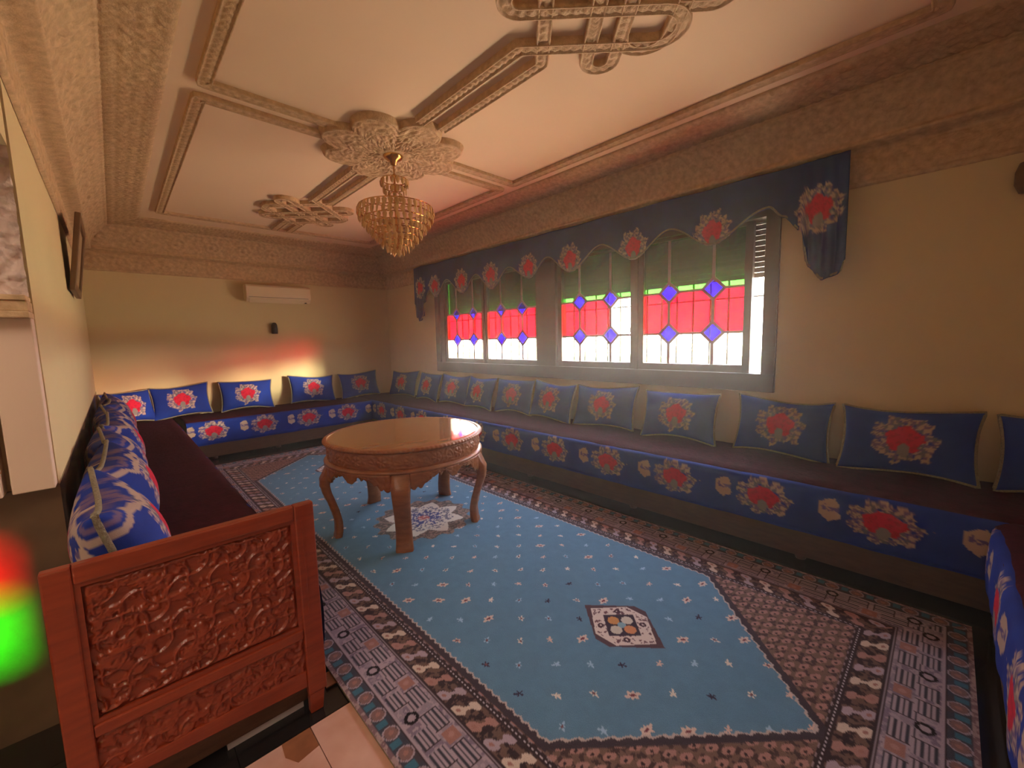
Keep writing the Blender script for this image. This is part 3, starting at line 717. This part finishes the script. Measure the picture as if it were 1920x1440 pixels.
# ------------------------------------------------------------------ rug
rx0, rx1, ry0, ry1 = .605, 3.085, -.17, 6.54
def rug_col(X, Y):
    e1 = np.minimum(X-rx0, rx1-X); e2 = np.minimum(Y-ry0, ry1-Y); e = np.minimum(e1, e2); s = np.where(e1 < e2, Y, X)
    n1_ = fbm(X*60, Y*60); n2_ = fbm(X*25+9, Y*25)
    DK = srgb(58, 46, 52); LIL = srgb(172, 158, 172); TAU = srgb(118, 96, 88); MAU = srgb(168, 130, 124); SAL = srgb(162, 120, 112); CRM = srgb(205, 190, 178); TEAL = srgb(62, 112, 135); SLATE = srgb(66, 70, 84); BLK = srgb(22, 18, 26)
    c = np.zeros(X.shape+(3,))+TAU
    # spandrels: rows of little botehs
    gx = X/.066; gy = Y/.050; row = np.floor(gy); ux = (gx+.5*(row % 2)) % 1-.5; uy = gy % 1-.5
    bot = np.hypot(ux+.15*np.sin(uy*5), uy*.9) < .33; bi = np.hypot(ux+.08, uy) < .12
    c = mixc(c, MAU, bot*1.0); c = mixc(c, DK, bi*1.0); c = mixc(c, DK, ((~bot) & (n1_ > .56))*.8)
    # field hexagon
    hx = X-1.845; hy = np.abs(Y-3.185)
    lim = np.where(np.abs(hx) < .80, 2.975-np.abs(hx)*.93, 2.23)
    d_end = (lim-hy)*.73; d_side = .815-np.abs(hx)
    zz1 = .012*np.abs(((s/.045) % 1)*2-1)
    ins = np.minimum(d_end, d_side)
    F = np.zeros_like(c)+srgb(96, 138, 168); F = F*(0.92+.16*n2_)[..., None]
    # sprinkled motifs on a diagonal lattice
    li = np.round((X-1.264)/.1145); lj = np.round((Y-1.087)/.117)
    best = np.full(X.shape, 9.); cid = np.zeros(X.shape); dxb = np.zeros(X.shape); dyb = np.zeros(X.shape)
    for a in (-1, 0, 1):
        for b_ in (-1, 0, 1):
            I, J = li+a, lj+b_; ok = ((I+J) % 2 == 0)
            jx = (hsh(I, J)-.5)*.02; jy = (hsh(J+3, I)-.5)*.02
            dx = X-(1.264+.1145*I+jx); dy = Y-(1.087+.117*J+jy); d = np.where(ok, np.hypot(dx, dy), 9.)
            up_ = d < best; best = np.where(up_, d, best); cid = np.where(up_, hsh(I*1.7+2, J*.9+1), cid); dxb = np.where(up_, dx, dxb); dyb = np.where(up_, dy, dyb)
    ang = cid*6.283; a_ = dxb*np.cos(ang)+dyb*np.sin(ang); b2 = -dxb*np.sin(ang)+dyb*np.cos(ang)
    small = (np.hypot(a_/.017, b2/.011) < 1.0+.5*np.sin(5*np.arctan2(b2, a_)+cid*20))
    big = (cid > .84); bb = (np.hypot(a_/.031, b2/.019) < 1.0+.25*np.sin(6*np.arctan2(b2, a_))); bin_ = np.hypot(a_/.014, b2/.007) < 1
    pal = np.where((cid*7 % 1 > .55)[..., None], srgb(225, 216, 205), np.where((cid*13 % 1 > .5)[..., None], srgb(160, 195, 220), srgb(218, 190, 178)))
    pal = np.where((cid*31 % 1 > .93)[..., None], srgb(50, 40, 66), pal)
    F = np.where((small & ~big)[..., None], pal, F)
    F = np.where((bb & big)[..., None], srgb(215, 195, 185), F); F = np.where((bb & big & bin_)[..., None], srgb(120, 60, 72), F)
    core = np.hypot(a_/.009, b2/.006) < 1; F = np.where((small & ~big & core & (cid*3 % 1 > .5))[..., None], srgb(120, 80, 90), F)
    # hexagonal small medallions
    for my in (1.125, 3.185*2-1.125):
        ux, uy = np.abs(X-1.84), np.abs(Y-my)
        def hx_(k): return (ux < .152*k) & (uy < (.20-.15*ux/.165)*k+.0)
        F = np.where((hx_(1.22))[..., None], srgb(88, 66, 74), F); F = np.where(hx_(1.0)[..., None], srgb(216, 205, 200), F)
        fl_ = (fbm(X*70, Y*70) > .6) & hx_(.93); F = np.where(fl_[..., None], srgb(110, 80, 90), F)
        sq = (ux+uy) < .118; F = np.where(sq[..., None], srgb(58, 48, 66), F)
        xx_, yy_ = X-1.84, Y-my
        for sx_, sy_, cc_ in ((0, 1, (200, 145, 90)), (0, -1, (205, 140, 100)), (1, 0, (205, 200, 190)), (-1, 0, (200, 196, 185))):
            F = np.where((np.hypot(xx_-sx_*.052, yy_-sy_*.052) < .031)[..., None], srgb(*cc_), F)
        F = np.where((np.hypot(xx_, yy_) < .022)[..., None], srgb(130, 170, 190), F)
        for aa in range(4):
            an = aa*math.pi/2+math.pi/4; rr_f = np.hypot(xx_-.112*math.cos(an), yy_-.112*math.sin(an))
            F = np.where(((rr_f < .018) & (rr_f > .006) & hx_(1))[..., None], srgb(70, 45, 62), F)
    # eight pointed star in the middle
    dx, dy = X-1.84, Y-3.10; r = np.hypot(dx, dy); t8 = np.arctan2(dy, dx)
    tt = np.abs(((t8/(math.pi/4)+.5) % 1)-.5)*2
    halo = r < .40+.025*np.cos(16*t8); F = np.where(halo[..., None], np.where((n1_ > .5)[..., None], srgb(150, 128, 118), srgb(100, 92, 88)), F)
    star = r < .355-.115*tt; F = np.where(star[..., None], srgb(220, 212, 200), F)
    st2 = (r < .27-.04*tt) & (n1_ > .52); F = np.where(st2[..., None], srgb(118, 118, 135), F)
    st3 = r < .15+.03*np.cos(8*t8); F = np.where((st3 & (n1_ > .45))[..., None], srgb(78, 84, 140), F); F = np.where(((r < .05) & (n1_ > .4))[..., None], srgb(190, 110, 105), F)
    inside = ins > 0
    zig = (ins < .028+zz1) & (ins > 0); zline = np.abs(ins-.030-zz1) < .0045
    F = np.where(zig[..., None], DK*.9+SLATE*.3, F); F = np.where(zline[..., None], srgb(190, 178, 175), F)
    c = np.where(inside[..., None], F, c)
    # ---- borders, from the inside out
    tk = .42
    B = np.zeros_like(c)+DK
    # zigzag/chain
    dots = ((s/.022) % 1 < .5)
    B = np.where((np.abs(e-.402) < .0045)[..., None], np.where(dots[..., None], srgb(200, 195, 205), DK), B)
    teeth = (e > .412+.011*np.abs(((s/.05) % 1)*2-1)); B = np.where(teeth[..., None], srgb(150, 135, 142), B)
    # bone / bird border .28-.39
    p = s/.105; k = np.floor(p); fx = p-k-.5+((e-.335)/.11)*.55; fx = (fx+.5) % 1-.5; fe = (e-.335)/.052
    stem = (np.abs(fx) < .09) & (np.abs(fe) < .95); kn1 = np.hypot(fx/.26, (fe-.62)/.36) < 1; kn2 = np.hypot(fx/.30, (fe+.6)/.44) < 1; hole = np.hypot(fx/.10, (fe+.6)/.15) < 1
    bone = (stem | kn1 | kn2) & (np.abs(fe) < 1.02)
    kk = (np.floor(p+((e-.335)/.11)*.55) % 3)
    bc = np.where((kk == 0)[..., None], CRM, np.where((kk == 1)[..., None], LIL, MAU))
    z_ = (e > .282) & (e < .391); B = np.where(z_[..., None], np.where(bone[..., None], bc, np.where((n1_ > .5)[..., None], TAU*.85, DK)), B)
    B = np.where((z_ & bone & hole)[..., None], SAL, B)
    # double guard line .262-.28
    B = np.where((np.abs(e-.272) < .003)[..., None], srgb(150, 140, 150), B)
    # main border .095-.262
    z_ = (e > .097) & (e < .263); q = (s-1.438) % .35; q = np.where(q > .175, q-.35, q)
    G = np.where((n1_ > .55)[..., None], LIL, np.where((n2_ > .5)[..., None], srgb(150, 140, 155), srgb(128, 118, 138)))
    rr2 = np.hypot(q/1.0, e-.145); G = np.where((rr2 < .031)[..., None], BLK, G); G = np.where((rr2 < .017)[..., None], LIL, G)
    q2 = (s-1.438-.175) % .35; q2 = np.where(q2 > .175, q2-.35, q2)
    blk = (np.abs(q2) < .032) & (np.abs(e-.220) < .030); G = np.where(blk[..., None], SAL, G); G = np.where((blk & (np.hypot(q2, e-.220) < .013))[..., None], MAU*1.1, G)
    for cq, ce, wq, we in ((.075, .205, .055, .045), (.12, .145, .045, .036)):
        st = (np.abs(np.abs(q)-cq) < wq) & (np.abs(e-ce) < we); stripe = ((e-ce)/.018 % 1 < .42)
        G = np.where(st[..., None], np.where(stripe[..., None], SLATE*.8, LIL), G)
        G = np.where((st & (np.abs(np.abs(q)-cq) > wq-.004))[..., None], DK, G)
    B = np.where(z_[..., None], G, B)
    B = np.where((np.abs(e-.0965) < .003)[..., None], LIL, B)
    # outer guard .018-.085
    z_ = (e > .016) & (e < .088); q = (s/.115) % 1-.5
    G = np.zeros_like(c)+SLATE; G = np.where((n2_ > .55)[..., None], srgb(72, 66, 76), G)
    G = np.where(((np.abs(q) > .36) & (np.abs(e-.045) < .022))[..., None], TEAL, G)
    fr = np.hypot(q*.115, e-.053); G = np.where((fr < .028+.005*np.cos(6*np.arctan2(e-.053, q)))[..., None], srgb(132, 104, 104), G); G = np.where((fr < .011)[..., None], SAL, G)
    G = np.where((np.abs(fr-.031) < .0028)[..., None], LIL, G)
    B = np.where(z_[..., None], G, B)
    B = np.where((e < .016)[..., None], np.where((n1_ > .5)[..., None], srgb(165, 145, 145), srgb(125, 100, 108)), B)
    c = np.where((e < tk)[..., None] & ~inside[..., None], B, c)
    c = np.where(((e < .41))[..., None], B, c)
    return c*1.0
def rug_grid(y0, y1, st, name, par):
    X, Y = np.meshgrid(np.linspace(rx0, rx1, int((rx1-rx0)/st)), np.linspace(y0, y1, int((y1-y0)/st)))
    Z = .010+.0012*fbm(X*30, Y*30)
    return link(name, grid_mesh(name, np.stack([X-1.845, Y-3.185, Z], -1), rug_col(X, Y)), M['rug'], par)
rug = empty('rug', (1.845, 3.185, 0)); tag(rug, 'large blue oriental rug with patterned grey borders and white star medallion', 'rug')
rug_grid(ry0, 2.6, .0052, 'pile', rug); rug_grid(2.6, ry1, .0095, 'pile', rug)
MB().box(rx0-1.845, rx1-1.845, ry0-3.185, ry1-3.185, 0, .0095).build('backing', M['piping'], rug)

# ------------------------------------------------------------------ round table
TX, TY = 1.755, 3.19
tb = empty('round_table', (TX, TY, 0)); tag(tb, 'round carved walnut table with polished top standing on the blue rug', 'table')
ZT0 = .01
MB().lathe([(0, .793), (.600, .793), (.622, .7925), (.626, .789)], n_=96).build('tabletop', M['wood_top'], tb, smooth=True)
# gadrooned rim
th = np.linspace(0, 2*math.pi, 721); pr_ = np.array([(.620, .7915), (.634, .793), (.648, .788), (.655, .778), (.652, .768), (.640, .762), (.628, .758)])
TH, K = np.meshgrid(th, np.arange(len(pr_))); rr_ = pr_[:, 0][:, None]+.0035*np.cos(TH*120)*np.isin(K, (1, 2, 3)); zz_ = pr_[:, 1][:, None]+0*TH
link('rim', grid_mesh('rim', np.stack([rr_*np.cos(TH), rr_*np.sin(TH), zz_], -1), flip=True), M['wood_table'], tb)
# carved apron
vv = np.linspace(0, 1, 26); TH, V = np.meshgrid(th, vv)
q = ((TH/(2*math.pi)*20) % 1-.5)*.2; flo = np.hypot(q, (V-.5)*.13)
hh = np.clip(sm(.045, .03, flo)*(.6+.4*np.cos(6*np.arctan2((V-.5)*.13, q)))+.7*arabesque(TH*3.2, V*1.1)*(flo > .05), 0, 1)*sm(0, .1, V)*sm(1, .9, V)
rr_ = .622+.009*hh+.006*np.sin(V*math.pi); link('apron', grid_mesh('apron', np.stack([rr_*np.cos(TH), rr_*np.sin(TH), .762-.128*V], -1), flip=False), M['wood_table'], tb)
MB().lathe([(.60, .640), (.628, .640), (.645, .634), (.654, .624), (.650, .613), (.632, .606), (.60, .606)], n_=96).build('moulding', M['wood_table'], tb, smooth=True)
MB().lathe([(0, .60), (.60, .60), (.612, .606), (.612, .64)], n_=64).build('underframe', M['wood_table'], tb)
legang = [167, 236.5, 310, 24, 95]
# scalloped skirts between the legs
def skirt(a0, a1):
    na = 90; A = np.linspace(R(a0), R(a1), na); u = np.linspace(0, 1, na)
    side = np.minimum(u, 1-u)
    drop = .085*sm(.30, .06, side)+.022*np.abs(np.sin(u*math.pi*13))*(side < .34)+.018+.055*sm(.12, .02, np.abs(u-.5))*1.0
    vv = np.linspace(0, 1, 10); U, V = np.meshgrid(A, vv)
    r_ = .630+.006*arabesque(U*5, V)
    P = np.stack([r_*np.cos(U), r_*np.sin(U), .610-drop[None, :]*V], -1)
    o = link('skirt', grid_mesh('skirt', P), M['wood_table'], tb); s_ = o.modifiers.new('t', 'SOLIDIFY'); s_.thickness = .018; s_.offset = -1
for i in range(5):
    a0 = legang[i]; a1 = legang[(i+1) % 5]
    if a1 < a0: a1 += 360
    skirt(a0+6, a1-6)
def leg(a):
    prof_ = [(.62, .625, .155), (.60, .640, .160), (.55, .665, .158), (.50, .688, .150), (.45, .693, .142), (.38, .680, .134), (.30, .652, .130), (.22, .628, .128), (.14, .612, .130), (.07, .612, .134), (.02, .622, .140), (.012, .626, .142)]
    zs = np.linspace(.62, .012, 40); pz = np.array([p[0] for p in prof_])[::-1]; rr_ = np.interp(zs, pz, np.array([p[1] for p in prof_])[::-1]); ww = np.interp(zs, pz, np.array([p[2] for p in prof_])[::-1])
    th_ = np.interp(zs, [.012, .3, .5, .62], [.048, .050, .062, .055])
    sec = [(-.5, 0), (-.44, .5), (-.25, .62), (0, .66), (.25, .62), (.44, .5), (.5, 0), (.44, -.5), (0, -.55), (-.44, -.5), (-.5, 0)]
    P = np.zeros((len(sec), len(zs), 3))
    ca, sa = math.cos(R(a)), math.sin(R(a))
    for i, z in enumerate(zs):
        for j, (u, v) in enumerate(sec):
            bump = .004*math.sin(z*60)*math.cos(u*12) if (v > .4) else 0
            r_ = rr_[i]-.035+th_[i]*v+bump; w_ = ww[i]*u*.93
            P[j, i] = (r_*ca-w_*sa, r_*sa+w_*ca, z)
    me = grid_mesh('leg', P, flip=True); o = link('leg', me, M['wood_table'], tb)
for a in legang: leg(a)

# ------------------------------------------------------------------ chandelier
ch = empty('chandelier', (1.895, 3.40, 3.15)); tag(ch, 'gold crystal chandelier with small upper tier hanging from the ceiling medallion', 'chandelier')
def cz(z): return z-3.15
MB().lathe([(0, cz(3.155)), (.085, cz(3.155)), (.09, cz(3.145)), (.07, cz(3.12)), (.035, cz(3.10)), (.02, cz(3.07)), (0, cz(3.07))], n_=24).build('canopy', M['gold'], ch, smooth=True)
MB().lathe([(.007, cz(3.08)), (.007, cz(3.0)), (.016, cz(2.99)), (.02, cz(2.975)), (.009, cz(2.96)), (.009, cz(2.80)), (.02, cz(2.78)), (.012, cz(2.75)), (.022, cz(2.71)), (.012, cz(2.68)), (.010, cz(2.36))], n_=12).build('stem', M['gold'], ch, smooth=True)
cme = MB()
# leaf shaped crystal prism, 5 cm tall
ring6 = [(0, .0), (.014, .010), (.0165, .028), (.013, .046), (.006, .058), (0, .062)]
cme.add([(0, 0, 0), (.0165, 0, -.022), (0, .007, -.024), (-.0165, 0, -.022), (0, -.007, -.024), (.012, 0, -.055), (0, .005, -.058), (-.012, 0, -.055), (0, -.005, -.058), (0, 0, -.072)],
        [(0, 1, 2), (0, 2, 3), (0, 3, 4), (0, 4, 1), (1, 5, 6, 2), (2, 6, 7, 3), (3, 7, 8, 4), (4, 8, 5, 1), (9, 6, 5), (9, 7, 6), (9, 8, 7), (9, 5, 8)])
cmesh = cme.mesh('crystal')
def tier(rad, z, cnt, ph=0, sc=1.0, tilt=0):
    for i in range(cnt):
        a = 2*math.pi*(i+ph)/cnt
        o = link('crystal', cmesh, M['crystal'], ch); o.location = (rad*math.cos(a), rad*math.sin(a), cz(z))
        o.rotation_euler = (R(tilt), 0, a+math.pi/2+random.uniform(-.5, .5)); o.scale = (sc, sc, sc*.86)
def hoop(rad, z, t_=.005): MB().tube([(rad*math.cos(2*math.pi*i/36), rad*math.sin(2*math.pi*i/36), cz(z)) for i in range(36)], t_, 5, closed=True).build('hoop', M['gold'], ch)
rows = [(.338, 2.705, 40, 1.15), (.330, 2.655, 38, 1.1), (.300, 2.605, 34, 1.05), (.262, 2.558, 30, 1.05), (.222, 2.512, 26, 1.05), (.182, 2.467, 22, 1.0), (.140, 2.425, 17, 1.0), (.095, 2.388, 12, 1.0), (.048, 2.360, 7, 1.0)]
rows = [(r_*.93, z+.012-.0*r_, n_, sc*1.12) for r_, z, n_, sc in rows]
for k, (r_, z, n_, sc) in enumerate(rows):
    hoop(r_-.006, z-.004); tier(r_, z, n_, .5*(k % 2), sc, -8)
for r_, z, n_, sc in ((.115, 2.95, 16, 1.1), (.095, 2.885, 13, 1.0), (.06, 2.83, 8, .9)):
    hoop(r_-.005, z-.004, .004); tier(r_, z, n_, .3, sc)
for i in range(6):
    a = math.pi/3*i; MB().tube([(.01*math.cos(a), .01*math.sin(a), cz(2.72)), (.33*math.cos(a), .33*math.sin(a), cz(2.70))], .004, 5).build('arm', M['gold'], ch)
MB().lathe([(0, -.83), (.014, -.825), (.02, -.81), (.012, -.79), (0, -.785)], n_=12).build('finial', M['crystal'], ch, smooth=True)

# ------------------------------------------------------------------ small wall things
ac = empty('air_conditioner', (2.03, 7.7, 2.24)); tag(ac, 'cream split air conditioner on the back wall below the frieze', 'air conditioner')
mb = MB().prism([(0, 0.03), (-.14, .0), (-.195, .055), (-.205, .12), (-.20, .235), (-.17, .265), (0, .265)], 0, -.47, .47)
mb.build('housing', M['white_plastic'], ac, bevel=.008)
MB().prism([(-.150, -.012), (-.20, .045), (-.197, .052), (-.143, -.004)], 0, -.43, .36).build('louvre', M['white_plastic'], ac)
MB().box(-.44, .43, -.208, -.200, .068, .073).build('seam', M['black_plastic'], ac)
MB().box(.38, .405, -.175, -.15, -.004, .012).build('sensor', M['black_plastic'], ac)
sc_ = empty('wall_sconce', (1.946, 7.7, 1.83)); tag(sc_, 'small dark wall sconce on the back wall under the air conditioner', 'wall lamp')
MB().lathe([(0, .095), (.028, .088), (.043, .05), (.046, -.04), (.043, -.088), (0, -.088)], (0, -.05, 0), 20).build('shade', M['black_plastic'], sc_, smooth=True)
MB().box(-.02, .02, -.05, 0, -.03, .03).build('bracket', M['gold'], sc_)
pf = empty('picture', (X0+.012, 5.1, 2.02)); tag(pf, 'brown framed picture seen edge on, tilted out from the left wall', 'picture')
pf.rotation_euler = (0, R(8), 0)
MB().box(0, .035, -.40, -.34, 0, .60).box(0, .035, .34, .40, 0, .60).box(0, .035, -.34, .34, 0, .06).box(0, .035, -.34, .34, .54, .60).build('frame', M['picture_wood'], pf, bevel=.006)
MB().box(0, .018, -.34, .34, .06, .54).build('canvas', mat('faded_print', (.42, .30, .16), .6, (.25, .17, .09), 7), pf)
w2 = empty('wall_sconce.001', (4.0, -.26, 2.42)); tag(w2, 'brown wall sconce cut by the right picture edge', 'wall lamp')
MB().lathe([(0, .09), (.035, .08), (.05, .03), (.05, -.04), (.03, -.09), (0, -.095)], (-.06, 0, 0), 20).build('shade', M['picture_wood'], w2, smooth=True)
MB().box(-.06, 0, -.02, .02, -.03, .03).build('bracket', M['gold'], w2)


# ------------------------------------------------------------------ scatter volume added to stand in for veiling lens glare
hz = bpy.data.materials.new('glare_volume'); hz.use_nodes = True; t = hz.node_tree; t.nodes.clear()
o_ = t.nodes.new('ShaderNodeOutputMaterial'); vs = t.nodes.new('ShaderNodeVolumeScatter')
vs.inputs['Density'].default_value = .015; vs.inputs['Anisotropy'].default_value = .72; vs.inputs['Color'].default_value = (.95, .95, .88, 1)
t.links.new(vs.outputs[0], o_.inputs['Volume'])
hb_ = MB().box(-3.6, 4.9, -2.7, 8.4, -.3, 3.5).build('glare_volume', hz); tag(hb_, 'added scatter volume standing in for lens glare before the stained windows', 'glare_volume', kind='stuff')
